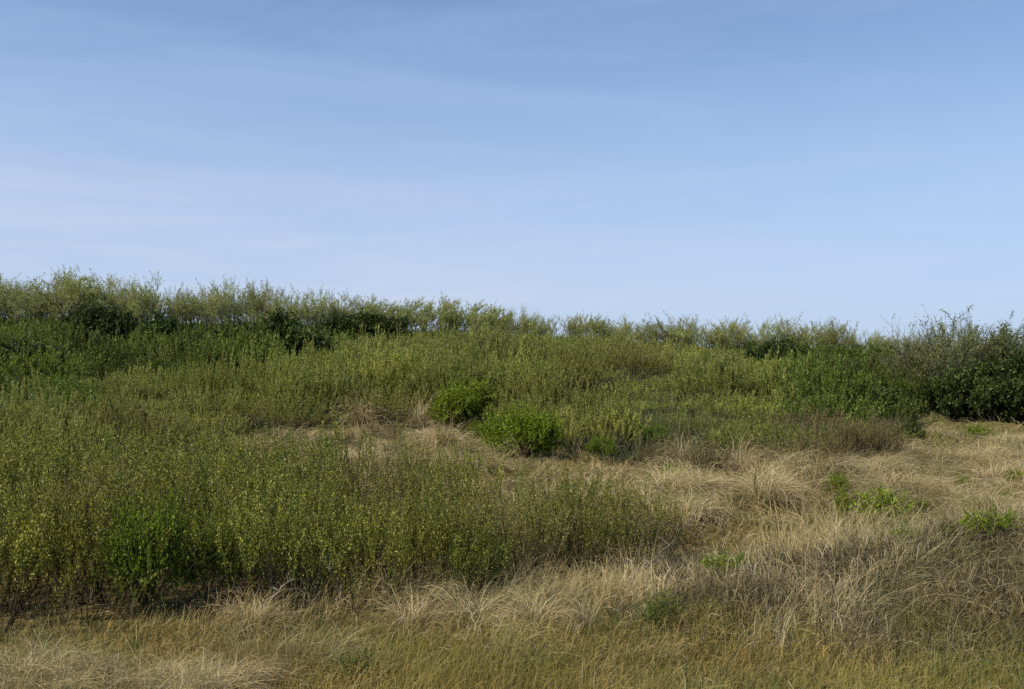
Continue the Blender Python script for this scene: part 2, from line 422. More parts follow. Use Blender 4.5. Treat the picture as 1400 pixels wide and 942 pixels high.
def blades(mb, rng, p0, az, L, e0, e1, w, S, tone, curl=.2):
    P, side = blade_lines(rng, p0, az, L, e0, e1, S, curl)
    t = np.linspace(0, 1, S)
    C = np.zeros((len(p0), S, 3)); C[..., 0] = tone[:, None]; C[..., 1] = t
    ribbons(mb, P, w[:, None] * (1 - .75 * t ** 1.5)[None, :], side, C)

def grass_tussock(variant, seed, n=420):
    rng = np.random.default_rng(seed)
    mb, m2 = MB(), MB()
    for target, cnt, ee0, ee1 in ((mb, n, (25, 78), (-75, -15)), (m2, 22, (50, 84), (-50, 20))):
        a = rng.random(cnt) * 2 * math.pi; r = np.sqrt(rng.random(cnt)) * .16
        p0 = np.stack([np.cos(a) * r, np.sin(a) * r, np.full(cnt, -.03)], 1)
        az = a * .0 + np.where(rng.random(cnt) < .22, a, .4 + rng.normal(size=cnt) * .9) + rng.normal(size=cnt) * .3
        L = .45 + .45 * rng.random(cnt) + .15
        blades(target, rng, p0, az, L, np.radians(rng.uniform(*ee0, cnt)), np.radians(rng.uniform(*ee1, cnt)), .006 + .004 * rng.random(cnt), 7, rng.random(cnt))
    prototype('grass_tussock', variant, [('drooping_blades', mb.mesh('drooping_blades', M['tussock'])), ('upright_blades', m2.mesh('upright_blades', M['tussock']))])

# prototypes -------------------------------------------------------------
NW = 6
for v in range(NW):
    willow_shrub(100 + v, 36, 1.6, .72, 4, 46, .0245, .0122, .0062, stem_leaf=135, bare=.22, variant=v)
for v in range(NW, NW + 3):
    willow_shrub(100 + v, 42, 1.6, .72, 5, 22, .024, .011, .0062, stem_leaf=66, bare=.28, leafmat='sparse_leaf', variant=v)
NH = 5
for v in range(NH):
    willow_shrub(200 + v, 100, 1.5, 1.45, 3, 54, .044, .0205, .009, stem_leaf=95, bare=.15, leafmat='hill_leaf', name='hillside_shrub', variant=v)
for v in range(4):
    willow_shrub(260 + v, 84, 1.6, 1.45, 4, 36, .066, .034, .010, stem_leaf=34, bare=.1, leafmat='dark_hill_leaf', name='leafy_shrub', variant=v)
for v in range(2):
    willow_shrub(290 + v, 120, 1.0, 1.3, 5, 6, .045, .016, .008, stem_leaf=10, bare=.2, leafmat='brown_leaf', name='brown_shrub', variant=v)
for v in range(3):
    clump_bush('evergreen_bush', v, 300 + v, 1.0, 1.25, 26, 60, .085, .04, 'evergreen_leaf', shoot=.14)
for v in range(3):
    clump_bush('bright_green_bush', v, 330 + v, 1.0, 1.05, 22, 46, .07, .028, 'bright_leaf', shoot=.26)
for v in range(2):
    clump_bush('leafy_plant', v, 350 + v, .34, .42, 9, 14, .05, .017, 'bright_leaf', shoot=.6)
clump_bush('leafy_plant', 2, 355, .34, .42, 12, 16, .045, .012, 'sage_leaf', shoot=.7)
clump_bush('thicket_bush', 0, 360, .6, .95, 20, 52, .031, .020, 'spring_leaf', shoot=.42, lift=.38)
clump_bush('thicket_bush', 1, 367, .6, .95, 12, 40, .029, .018, 'spring_leaf', shoot=.5, lift=.38)
for v in range(5):
    fan_tree('scrub_tree', v, 400 + v, 3.0, .75, 8, 'ridge_leaf', wind=.34, nleaf=26, r0=.032, ll=.068, lw=.029)
for v in range(4):
    fan_tree('windswept_tree', v, 430 + v, 2.4, .8, 8, 'ridge_leaf', wind=.6, nleaf=26, r0=.026, ll=.066, lw=.029)
for v in range(3):
    fan_tree('broad_tree', v, 460 + v, 4.0, .95, 11, 'olive_tree_leaf', wind=-.05, nleaf=36, ll=.075, lw=.034, r0=.055, lowfrac=.12, kids=(7, 8))
fan_tree('broad_tree', 3, 470, 4.0, .8, 9, 'ridge_leaf', wind=-.12, nleaf=9, ll=.09, lw=.042, r0=.055, lowfrac=.3, kids=(6, 7))
fan_tree('bare_tree', 0, 480, 3.6, .3, 9, 'ridge_leaf', wind=-.03, nleaf=3, r0=.06, lowfrac=.3, kids=(4, 4))
for v in range(4): grass_tussock(v, 500 + v)

# ------------------------------------------------------------------ ground
def axis(lo, hi, dense_lo, dense_hi, step, grow):
    a = list(np.arange(dense_lo, dense_hi + 1e-6, step)); s = step
    while a[-1] < hi: s *= grow; a.append(a[-1] + s)
    s = step
    while a[0] > lo: s *= grow; a.insert(0, a[0] - s)
    return np.array(a)
gx = axis(-2500, 2500, -32, 32, .28, 1.12); gy = axis(-1200, 4000, 2, 60, .28, 1.10)
X, Y = np.meshgrid(gx, gy)
gm = MB()
nx, ny = len(gx), len(gy)
ii = (np.arange(ny - 1)[:, None] * nx + np.arange(nx - 1)[None, :])
gm.add(np.stack([X, Y, hgt(X, Y)], -1), np.stack([ii, ii + 1, ii + nx + 1, ii + nx], -1), np.zeros((nx * ny, 3)))
go = bpy.data.objects.new('ground', gm.mesh('ground', M['ground'], True)); COL.objects.link(go); go['kind'] = 'structure'

# ------------------------------------------------------------------ the front willow thicket
FX = [-14, -7, -3.6, -1.5, 0, 1.3, 2.2, 2.6]; FY = [8.6, 8.75, 9.7, 10.4, 11.2, 12.0, 13.2, 14.2]
BX = [-14, -9, -4, 0, 1.6, 2.6]; BY = [17.5, 17.2, 16.6, 15.6, 14.8, 14.3]
def in_thicket(x, y, grow=0.0):
    return (x < 2.6 + grow) & (y > np.interp(x, FX, FY) - grow) & (y < np.interp(x, BX, BY) + grow)
rng = np.random.default_rng(11)
front = []
st = .80
for yy in np.arange(8.5, 17.6, st * .9):
    for xx in np.arange(-12.5, 2.7, st):
        x, y = xx + rng.uniform(-.3, .3), yy + rng.uniform(-.3, .3)
        if abs(x) > .53 * y + 1.2 or not in_thicket(x, y): continue
        front.append((x, y))
BIG = ground_at(208, 852); BIG2 = ground_at(288, 846)
for i, (x, y) in enumerate(front):
    hh = float(np.interp(x, [-8, -2, 0, 1.2, 2.6], [1.85, 1.62, 1.42, 1.32, 1.18])) * rng.uniform(.7, 1.12) * (.78 + .44 * float(vnoise(x * .7, y * .7, 66)))
    edge = y - float(np.interp(x, FX, FY)) < .75
    if (edge and min(math.hypot(x - BIG[0], y - BIG[1]), math.hypot(x - BIG2[0], y - BIG2[1])) < .38) or (x < BIG2[0] and x > BIG[0] - .5 and y < BIG[1] - .15): continue
    if x < -3.2: lab, g = ('yellow-green willow on the front edge of the near thicket around the large bright bush', 'front-edge willows at the bright bush') if edge else ('tall willow shrub in the near thicket behind the bright green bush', 'tall willows inside the near thicket')
    elif x < .3: lab, g = ('willow shrub on the front edge of the thicket behind the pale arching grass', 'front-edge willows behind the pale grass') if edge else ('mid-height willow shrub inside the middle of the near thicket', 'willows in the middle of the near thicket')
    else: lab, g = ('low thin willow shrub at the tapering end of the near thicket beside dry grass', 'low willows at the end of the near thicket')
    vv = NW + i % 3 if rng.random() < float(np.interp(x + (y - 12.5) * .35, [-6, -1, 1.5], [.08, .3, .5])) else i % NW
    spawn('willow_shrub', vv, x, y, (hh / 1.6 * rng.uniform(.95, 1.15), hh / 1.6 * rng.uniform(.95, 1.15), hh / 1.6), rng.uniform(0, 6.28), lab, 'shrub', g, tilt=(rng.uniform(-.13, .13), rng.uniform(-.13, .13)))

# ------------------------------------------------------------------ hillside scrub, row by row
EDGE_PX = [-200, 160, 255, 330, 480, 590, 660, 720, 800, 900, 1000, 1080, 1180, 1235, 1250, 1300, 1700]
EDGE_Y = [17.8, 18.0, 20.5, 26.0, 27.5, 28.5, 27.5, 24.0, 21.6, 19.8, 19.4, 20.2, 22.4, 25.6, 38.5, 39.5, 39.5]
def hill_edge(x, y):
    return np.interp(700 + FPX * np.asarray(x) / np.asarray(y), EDGE_PX, EDGE_Y)
hill = []
BPOS = [ground_at(*p) for p in ((636, 583), (716, 626), (822, 628), (884, 612), (805, 578), (651, 598))]
def hides_bush(x, y, w=.8):
    return any(abs(x - bx * y / by) < w and by - 4.5 < y < by + .7 for bx, by in BPOS)
y = 18.0
while y < 78:
    step = np.interp(y, [18, 30, 50, 78], [1.45, 1.9, 2.9, 4.0])
    x = -.53 * y - 1.0
    while x < .53 * y + 1.0:
        px_, py_ = x + rng.uniform(-.4, .4) * step, y + rng.uniform(-.4, .4) * step
        if py_ > hill_edge(px_, py_) + .5 and not hides_bush(px_, py_, 1.15) and not (py_ > hill_edge(px_, py_) + 4 and vnoise(px_ * .5, py_ * .5, 88) < .22): hill.append((px_, py_))
        x += step
    y += step * .86
TOPX = [-40, 0, 50, 72, 100, 122, 140, 180, 250, 300, 360, 420, 500, 545, 580, 640, 690, 770, 830, 900, 960, 1050, 1120, 1200, 1260]
TOPY = [375, 377, 391, 366, 374, 386, 374, 378, 392, 384, 385, 397, 408, 406, 407, 413, 421, 428, 435, 433, 434, 435, 438, 450, 457]
def zone_kind(u, y, z):
    if u < 130 and y > 24: return 'leafy_shrub'
    if u < 460 and y > 38: return 'leafy_shrub'
    if u > 1090 and u < 1260 and y > 28: return 'leafy_shrub'
    return 'hillside_shrub'
cnt = {}
for i, (x, y) in enumerate(hill):
    u, v = pix(x, y, H(x, y))
    kind = zone_kind(u + rng.normal() * 45, y + rng.normal() * 3, 0)
    if 1060 < u < 1245 and y < 25.6: kind = 'brown_shrub'
    step = float(np.interp(y, [18, 30, 50, 78], [1.45, 1.9, 2.9, 4.0]))
    sxy = step / 2.3 * rng.uniform(.85, 1.15) * 1.05
    hh = float(np.interp(y, [18, 30, 50, 62, 78], [1.1, 1.45, 1.7, 1.3, .9])) * rng.uniform(.6, 1.4)
    hh *= .40 + 1.15 * float(vnoise(x * .26, y * .26, 77))
    hh *= 1 + .2 * math.exp(-((x + 1) / 6) ** 2 - ((y - 38) / 9) ** 2)
    if y < hill_edge(x, y) + 1.6: hh *= .75
    if kind == 'leafy_shrub': hh *= 1.15
    h0 = {'leafy_shrub': 1.6, 'hillside_shrub': 1.5, 'brown_shrub': 1.0}[kind]
    if y > 32: hh = min(hh, max(.45, ((CAM_Z + (HORIZ - float(np.interp(u, TOPX, TOPY)) - float(np.interp(u, [0, 440, 620, 800, 1250], [34, 42, 10, 5, 8])) - rng.uniform(-10, 14)) / FPX * y) - H(x, y)) / 1.15))
    if kind == 'brown_shrub': hh = rng.uniform(.9, 1.5)
    nv = {'leafy_shrub': 4, 'hillside_shrub': NH, 'brown_shrub': 2}[kind]
    cnt[kind] = cnt.get(kind, 0) + 1
    if kind == 'brown_shrub':
        lab, g = 'brownish half-bare shrub at the foot of the slope left of the dark round bush', 'brown shrubs at the foot of the slope'
    elif kind == 'leafy_shrub':
        if u < 600: lab, g = 'leafy dark green shrub on the left part of the hillside below the ridge trees', 'leafy shrubs on the left hillside'
        else: lab, g = 'leafy mid-green shrub on the right slope left of the tall dark trees', 'leafy shrubs on the right slope'
    else:
        if u < 480 and y < 40: lab, g = 'olive willow shrub on the left slope just behind the near thicket', 'olive shrubs behind the near thicket'
        elif y < 42: lab, g = 'olive willow shrub on the lower middle slope around the bright green bushes', 'olive shrubs on the lower middle slope'
        elif u < 900: lab, g = 'olive willow shrub high on the middle slope just below the ridge', 'olive shrubs high on the middle slope'
        else: lab, g = 'pale olive willow shrub high on the right slope below the far ridge', 'olive shrubs high on the right slope'
    spawn(kind, i % nv, x, y, (sxy, sxy, hh / h0), rng.uniform(0, 6.28), lab, 'shrub', g)
print('hill shrubs', cnt, 'front', len(front))

# ------------------------------------------------------------------ evergreen and bright bushes, each where it stands
def put(name, var, px, py, wpx, hpx, label, cat, base=(1.0, 1.05), rz=None, y=None):
    if y is None: x, y = ground_at(px, py)
    else: x = (px - 700) / FPX * y
    m = y / FPX
    s = wpx * m / (2 * PSIZE[(name, var)][0]); sz = hpx * m / PSIZE[(name, var)][1]
    return spawn(name, var, x, y, (s, s, sz), rng.uniform(0, 6.28) if rz is None else rz, label, cat)

BB = 'bright_green_bush'
put(BB, 0, 636, 583, 92, 60, 'deep green rounded bush behind the dry grass tussocks, upper left of the brightest bush', 'bush', (.95, 1.1))
put(BB, 1, 716, 626, 104, 66, 'largest bright green bush in the open at the edge of the dry grass', 'bush', (.95, 1.1))
put(BB, 2, 745, 592, 45, 36, 'small bright bush peeping out just behind the largest bright green bush', 'bush', (.95, 1.1))
put(BB, 0, 822, 628, 38, 30, 'small round bright green bush right of the largest bright bush', 'bush', (.95, 1.1))
put(BB, 2, 884, 612, 56, 34, 'wide loose yellow-green bush with upright shoots right of the small round bush', 'bush', (.95, 1.1))
put(BB, 1, 805, 578, 32, 38, 'narrow pale green bush among olive shrubs above the small round bush', 'bush', (.95, 1.1))
put(BB, 2, 651, 598, 26, 22, 'tiny bright bush in the gap between the two biggest bright bushes', 'bush', (.95, 1.1))
put(BB, 1, 440, 508, 46, 40, 'bright yellow-green bush alone on the left slope beside the dark evergreens', 'bush', (.95, 1.1), y=40)
put('thicket_bush', 0, 206, 848, 118, 158, 'large bright green bush at the front of the near thicket', 'bush', (.58, 1.02), y=BIG[1] + .12)
put('thicket_bush', 1, 288, 838, 78, 135, 'smaller bright green bush touching the right side of the large one in the near thicket', 'bush', (.58, 1.02), y=BIG2[1] + .15)
put('thicket_bush', 1, 655, 782, 74, 80, 'bright leafy bush with light shoots inside the middle of the near thicket', 'bush', (.58, 1.02), y=11.6)
EV = 'evergreen_bush'
put(EV, 0, 395, 510, 125, 72, 'dark glossy evergreen bush in the hollow on the left slope, widest of the dark ones', 'bush', (1.0, 1.3), y=47)
put(EV, 1, 330, 505, 80, 58, 'dark evergreen bush just left of the widest dark one on the left slope', 'bush', (1.0, 1.3), y=48)
put(EV, 2, 495, 478, 120, 50, 'long dark evergreen bush under the small ridge trees left of the middle', 'bush', (1.0, 1.3), y=64)
put(EV, 0, 62, 428, 40, 28, 'dark round evergreen bush on the ridge at the foot of the leaning tree', 'bush', (1.0, 1.3), y=71)
put(EV, 1, 24, 505, 150, 58, 'big dark green bush low on the left edge of the hillside', 'bush', (1.0, 1.3), y=40)
put(EV, 2, 130, 488, 100, 78, 'dark green bush on the left slope below the tallest ridge trees', 'bush', (1.0, 1.3), y=52)
put(EV, 0, 215, 480, 80, 56, 'dark green bush in the middle of the left slope under the long tree row', 'bush', (1.0, 1.3), y=56)
put(EV, 1, 806, 474, 34, 20, 'small dark bush just under the ridge right of the middle', 'bush', (1.0, 1.3), y=62)
put(EV, 2, 1066, 494, 76, 50, 'dark rounded evergreen bush on the far right ridge beside a dark column', 'bush', (1.0, 1.3), y=62)
put(EV, 0, 1022, 492, 22, 44, 'dark narrow evergreen bush standing like a column on the right ridge', 'bush', (1.0, 1.3), y=60)
put(EV, 1, 980, 548, 50, 28, 'dark green low bush in the olive scrub under the pale stalk', 'bush', (1.0, 1.3), y=38)
put(EV, 2, 1244, 622, 46, 40, 'dark round bush at the tip of the brown shrubs in the dry grass', 'bush', (1.0, 1.3))
put(EV, 0, 1320, 586, 100, 70, 'large dark evergreen bush at the foot of the pale-stemmed tree', 'bush', (1.0, 1.3), y=37.5)
put(EV, 1, 1400, 588, 125, 84, 'large dark evergreen bush on the far right edge under the tall trees', 'bush', (1.0, 1.3), y=37.8)
put(EV, 2, 1180, 566, 110, 55, 'dark spreading bush under the right slope just behind the brown shrubs', 'bush', (1.0, 1.3), y=35.0)
LP = 'leafy_plant'
put(LP, 0, 1195, 728, 100, 58, 'bright leafy plant with upright shoots on the dry grass, largest of the small plants', 'plant', (.42, .52))
put(LP, 1, 1356, 738, 80, 42, 'bright leafy plant by the right edge in grey grass', 'plant', (.42, .52))
put(LP, 1, 1153, 728, 24, 66, 'narrow upright leafy plant just left of the largest small plant', 'plant', (.42, .52))
put(LP, 0, 1143, 674, 36, 26, 'small leafy plant in tan grass above the narrow upright one', 'plant', (.42, .52))
put(LP, 1, 992, 788, 66, 32, 'low spiky green plant beside the yellow bare strip', 'plant', (.42, .52))
put(LP, 2, 1070, 777, 30, 22, 'small dull green plant right of the low spiky one', 'plant', (.42, .52))
put(LP, 0, 916, 656, 28, 22, 'tiny green plant at the edge of tan grass below the olive shrubs', 'plant', (.42, .52))
put(LP, 2, 902, 858, 58, 48, 'soft green plant at the foot of the thicket beside the pale arching grass', 'plant', (.42, .52))
put(LP, 0, 1338, 606, 48, 24, 'low green plant on flat ground in front of the dark trees', 'plant', (.42, .52))
put(LP, 2, 495, 925, 90, 30, 'grey-green feathery plant on the verge nearest the viewer', 'plant', (.42, .52))

for k, (px, py, w_, h_) in enumerate(((1376, 700, 40, 30), (1332, 712, 34, 28), (1318, 668, 26, 18), (1240, 742, 40, 22), (1262, 700, 22, 18), (1210, 700, 30, 24), (1390, 668, 30, 26), (1300, 735, 30, 18))):
    put(LP, k % 2, px, py, w_, h_, 'small green sprig poking out of the grey grass around the largest small plant', 'plant')['group'] = 'green sprigs in the grass on the right'
# ------------------------------------------------------------------ trees on the ridge
ridge = [(-30, 0), (-5, 0), (12, 0), (30, 0), (48, 0), (66, 0), (92, 1), (118, 2), (142, 2), (180, 2), (205, 2), (232, 2), (262, 3), (288, 3), (312, 3), (338, 3), (362, 3), (386, 3), (410, 3), (432, 3), (456, 3), (480, 4), (503, 4), (524, 4), (546, 4),
         (586, 5), (612, 5), (640, 6), (662, 6), (694, 7), (716, 7), (738, 7), (770, 8), (794, 8), (820, 8), (850, 9), (880, 9), (905, 9), (930, 9), (956, 9), (985, 10), (1010, 10), (1045, 10), (1082, 10), (1110, 11), (1134, 11), (1160, 11), (1185, 11), (1210, 11), (1236, 11)]
RL = {0: ('grey-green thin tree on the ridge at the far left edge', 'ridge trees at the left edge'),
      1: ('bushy tree leaning right on the ridge above the dark round bush', None),
      2: ('pale green tree with a ragged top in the left row on the ridge', 'ragged trees on the left ridge'),
      3: ('grey fan-shaped tree with bare stems showing in the long domed row on the ridge', 'fan-shaped trees in the domed row'),
      4: ('small green-topped tree between the domed tree row and the sky gap', 'small trees before the sky gap'),
      5: ('windswept tree just right of the sky gap on the ridge', 'windswept trees right of the sky gap'),
      6: ('thin windswept tree on the middle of the ridge with sky showing through', 'thin windswept trees on the middle ridge'),
      7: ('low round tree on the middle ridge right of the windswept ones', 'low round trees on the middle ridge'),
      8: ('low windswept tree where the ridge dips right of the middle', 'low windswept trees at the ridge dip'),
      9: ('low dense tree in the even row on the right part of the ridge', 'dense trees in the even right row'),
      10: ('low tree around the dark evergreens on the right ridge', 'low trees around the ridge evergreens'),
      11: ('far low tree in the hazy row running down to the tall right trees', 'far trees in the descending row')}
for i, (px, z) in enumerate(ridge):
    y = float(np.interp(px, [0, 600, 900, 1250], [73, 75, 76, 82])) + rng.uniform(-1.5, 1.5)
    for rep in range(2):
        u = px + rng.uniform(-6, 6) + rep * 11
        x = (u - 700) / FPX * y
        g = H(x, y)
        top = CAM_Z + (HORIZ - float(np.interp(u, TOPX, TOPY)) + rng.uniform(-9, 4) - rep * rng.uniform(2, 8)) / FPX * y
        h = max(top - g, 1.0)
        kind, nv = ('scrub_tree', 5) if z in (0, 2, 3, 7, 9, 10, 11) else ('windswept_tree', 4)
        h0 = PSIZE[(kind, (i * 3 + rep) % nv)][1]
        w = h / h0 * rng.uniform(.8, 1.05) * (1.25 if z >= 9 else 1.0) * (.9 if z == 3 else 1)
        lab, gr = RL[z]
        if z == 1 and rep: lab = 'smaller bushy tree tucked behind the leaning one on the left ridge'
        spawn(kind, (i * 3 + rep) % nv, x, y, (w, w, h / h0), rng.uniform(-.5, .5) + (0 if rng.random() < .5 or kind != 'scrub_tree' else 3.1), lab, 'tree', gr)
        if True:
            kf, vf = ('leafy_shrub', i % 4) if z in (2, 3, 4, 10) else ('hillside_shrub', i % NH)
            hf = h * (rng.uniform(.38, .62) if z >= 4 else rng.uniform(.36, .5))
            fs = rng.uniform(.8, 1.15)
            lf_, gf = ('low shrub at the feet of the trees on the left half of the ridge', 'shrubs under the left ridge trees') if u < 660 else ('low shrub at the feet of the trees on the right half of the ridge', 'shrubs under the right ridge trees')
            spawn(kf, vf, x + rng.uniform(-.5, .5), y - .4, (fs, fs, hf / 1.6), rng.uniform(0, 6.28), lf_, 'shrub', gf)
        y += rng.uniform(1.0, 2.5)
# dark undergrowth bushes at the feet of the domed row
for px, w, lab in ((300, 60, 'dark bush under the left end of the domed tree row'), (372, 80, 'dark domed bush under the middle of the domed tree row'), (440, 50, 'dark bush under the right end of the domed tree row')):
    put(EV, 1, px, 0, w, 22, lab, 'bush', (1.0, 1.3), y=72)

# ------------------------------------------------------------------ tall trees at the right edge
for k, (px, yy, top, w, lab) in enumerate(((1300, 39.5, 444, 125, 'tall bushy tree at the left of the right-hand tree group'),
                                           (1287, 38.3, 440, 70, 'sparse tree with pale leaning stems in front of the tall right-hand trees'),
                                           (1352, 40.5, 442, 120, 'tall dense tree in the middle of the right-hand tree group'),
                                           (1408, 39.0, 450, 120, 'tall dark tree cut by the right edge of the tree group'),
                                           (1262, 42.0, 468, 110, 'lower rounded tree on the left flank of the right-hand tree group'),
                                           (1210, 44.0, 482, 120, 'low broad tree furthest left of the right-hand tree group'),
                                           (1455, 41.0, 440, 130, 'tall tree just outside the right edge of the tree group'))):
    x = (px - 700) / FPX * yy
    h = CAM_Z + (HORIZ - top) / FPX * yy - H(x, yy)
    vr = 3 if k == 1 else k % 3
    s = w * 1.15 * yy / FPX / (2 * PSIZE[('broad_tree', vr)][0])
    spawn('broad_tree', vr, x, yy, (s, s, h / PSIZE[('broad_tree', vr)][1]), rng.uniform(0, 6.28), lab, 'tree')
x = (1246 - 700) / FPX * 43
spawn('bare_tree', 0, x, 43, (.8, .8, (CAM_Z + (HORIZ - 430) / FPX * 43 - H(x, 43)) / PSIZE[('bare_tree', 0)][1]), 1.0, 'bare twiggy tree with grey stems rising left of the tall right-hand trees', 'tree')

# ------------------------------------------------------------------ dry tussocks that stand out
for k, (px, py, w, h, lab) in enumerate(((490, 582, 62, 40, 'pale dry grass tussock behind the near thicket, leftmost of three by the deep green bush'),
                                         (572, 585, 60, 42, 'pale dry grass tussock touching the left side of the deep green bush'),
                                         (612, 612, 64, 40, 'pale drooping tussock in front of the deep green bush'),
                                         (1085, 668, 62, 60, 'tall tan drooping tussock at the foot of the brown shrubs'),
                                         (935, 640, 60, 42, 'tan tussock below the wide loose yellow-green bush'),
                                         (560, 872, 100, 62, 'pale arching grass tussock at the thicket foot, left of its twin'),
                                         (645, 868, 110, 66, 'pale arching grass tussock with a rounded top at the thicket foot'),
                                         (730, 862, 100, 56, 'pale grass tussock at the thicket foot right of the rounded one'),
                                         (800, 862, 70, 50, 'thin upright pale tussock at the right end of the thicket foot'),
                                         (345, 868, 90, 50, 'sparse straw tussock at the thicket foot below the bright bushes'),
                                         (680, 640, 60, 30, 'low straw tussock in front of the largest bright green bush'),
                                         (330, 580, 90, 30, 'low matted straw tussock far left in the gap behind the thicket'),
                                         (1010, 650, 70, 46, 'tan tussock among twigs left of the tall drooping one'))):
    x, y = ground_at(px, py); m = y / FPX
    spawn('grass_tussock', k % 4, x, y, (w * m / 1.0, w * m / 1.0, h * m / .55), rng.uniform(0, 6.28), lab, 'grass tussock')

for k, (px, py, w_, h_) in enumerate(((285, 572, 60, 24), (350, 566, 70, 26), (405, 590, 60, 26), (440, 570, 60, 26), (520, 600, 60, 24), (545, 575, 36, 22), (640, 628, 50, 26), (470, 612, 70, 24))):
    put('brown_shrub', k % 2, px, py, w_, h_, 'thin brown twiggy shrub in the pale grass gap behind the near thicket', 'shrub')['group'] = 'brown twiggy shrubs in the pale grass gap'
for k, (px, py, w_, h_) in enumerate(((905, 640, 70, 42), (965, 648, 80, 46), (1040, 642, 80, 52), (1120, 640, 90, 66), (1165, 632, 90, 64), (1210, 626, 70, 50))):
    put('brown_shrub', k % 2, px, py, w_, h_, 'brown half-bare shrub jutting into the tan meadow left of the dark round bush', 'shrub')['group'] = 'brown shrubs along the meadow edge'
for k in range(13):
    y = rng.uniform(7.7, 8.35); x = rng.uniform(-.53, -.27) * y
    spawn('grass_tussock', k % 4, x, y, (rng.uniform(.5, .85), rng.uniform(.5, .8), rng.uniform(.3, .55)), rng.uniform(-.7, .7), 'pale straw tussock on the verge in front of the thicket at the lower left', 'grass tussock', 'pale tussocks at the lower left', tilt=(rng.uniform(-.15, .15), rng.uniform(-.15, .15)))
n_t = 0
while n_t < 90:
    y = rng.uniform(13.2, 30); x = rng.uniform(-.2, .54) * y
    if in_thicket(x, y, .3) or y > hill_edge(x, y) - .3 or y > 26 and x < 4: continue
    if 13.3 < y < 15 and x < 6.5 or hides_bush(x, y): continue
    n_t += 1
    spawn('grass_tussock', n_t % 4, x, y, (rng.uniform(.9, 1.7), rng.uniform(.9, 1.5), rng.uniform(.42, .85)), rng.uniform(-.7, .7), 'tan bent-over grass tussock in the open dry meadow right of the near thicket', 'grass tussock', 'tan tussocks across the open meadow', tilt=(rng.uniform(-.15, .15), rng.uniform(-.15, .15)))
# ------------------------------------------------------------------ stalks, dead branches
def stick(name, pts, r, mat, label, cat, twigs=0, seed=1):
    rg = np.random.default_rng(seed); pts = np.array(pts, float)
    base = pts[0].copy(); P = pts - base
    mb = MB(); S = 9
    t = np.linspace(0, 1, S); tt = np.linspace(0, 1, len(P))
    L = np.stack([np.interp(t, tt, P[:, i]) for i in range(3)], 1) + rg.normal(size=(S, 3)) * r * .8
    C = np.zeros((1, S, 3)); C[..., 0] = rg.uniform(.1, .7); C[..., 1] = 1
    tubes(mb, L[None], (r * (1 - .6 * t))[None], C, 6)
    if twigs:
        k = rg.integers(2, S - 1, twigs); p0 = L[k]
        d = unit(rg.normal(size=(twigs, 3)) + np.array([0, 0, .8])) * (np.linalg.norm(P[-1]) * rg.uniform(.12, .3, twigs))[:, None]
        Q = p0[:, None] + d[:, None] * np.linspace(0, 1, 4)[None, :, None] + rg.normal(size=(twigs, 4, 3)) * r * .5 * np.array([0, 1, 1, 1])[None, :, None]
        C = np.zeros((twigs, 4, 3)); C[..., 0] = rg.random((twigs, 1)); C[..., 1] = 1
        tubes(mb, Q, np.ones((twigs, 1)) * r * .4 * np.array([1, .8, .6, .3]), C, 4)
    o = bpy.data.objects.new(name, mb.mesh(name, mat)); COL.objects.link(o); o.location = base
    tag(o, label, cat)
def on_ground(px, py, dz=0.0):
    x, y = ground_at(px, py); return [x, y, H(x, y) + dz]
for k, (a, b, ha, hb, r, lab) in enumerate((((225, 842), (345, 848), .12, .26, .035, 'dark fallen branch lying under the thicket right of the large bright bush'),
                                           ((340, 856), (400, 846), .02, .42, .018, 'pale grey dead branch rising from the thicket foot'),
                                           ((480, 842), (440, 836), .05, .55, .014, 'thin pale dead branch slanting left in the thicket'),
                                           ((860, 800), (925, 800), .03, .48, .014, 'thin bare branch slanting right at the right end of the thicket'),
                                           ((40, 800), (120, 800), .38, .30, .022, 'level grey dead branch inside the left of the thicket'))):
    stick('fallen_branch', [on_ground(*a, ha), on_ground((a[0] + b[0]) / 2, (a[1] + b[1]) / 2, (ha + hb) / 2 + .03), on_ground(*b, hb)], r, M['bark'] if r > .03 else M['grey_bark'], lab, 'branch', 7, 40 + k)
x, y = ground_at(1033, 716)
stick('dead_stalk', [(x, y, H(x, y)), (x - .02, y, H(x, y) + .6), (x + .03, y, H(x, y) + 1.05)], .014, M['brown_leaf'], 'upright rusty brown dead stalk alone in the tan grass', 'stalk', 10, 3)
x = (1001 - 700) / FPX * 42; z = H(x, 42)
stick('dead_stalk', [(x, 42, z), (x, 42, z + 1.3), (x - .06, 42, z + 2.0)], .05, M['tussock'], 'pale straw-coloured tall stalk standing above the scrub on the right slope', 'stalk', 8, 4)
x, y = ground_at(945, 770)
stick('dead_stalk', [(x, y, H(x, y)), (x - .15, y, H(x, y) + .3), (x - .3, y, H(x, y) + .62)], .012, M['bark'], 'dark leafless twig leaning left beside the low spiky plant', 'stalk', 12, 5)

# ------------------------------------------------------------------ grasses
def scatter(rng, y0, y1, dens):
    """random points inside the seen wedge of ground, dens per square metre"""
    n = int(dens * (y1 - y0) * (1.16 * (y0 + y1) / 2 + 4))
    y = y0 + (y1 - y0) * np.sqrt(rng.random(n)) if False else rng.uniform(y0, y1, n)
    x = rng.uniform(-1, 1, n) * (.58 * y1 + 2)
    k = np.abs(x) < .58 * y + 2
    return x[k], y[k]

def stuff_obj(name, mb, mat, label):
    o = bpy.data.objects.new(name, mb.mesh(name, mat)); COL.objects.link(o)
    o['kind'] = 'stuff'; o['label'] = label; o['category'] = 'grass'
    return o

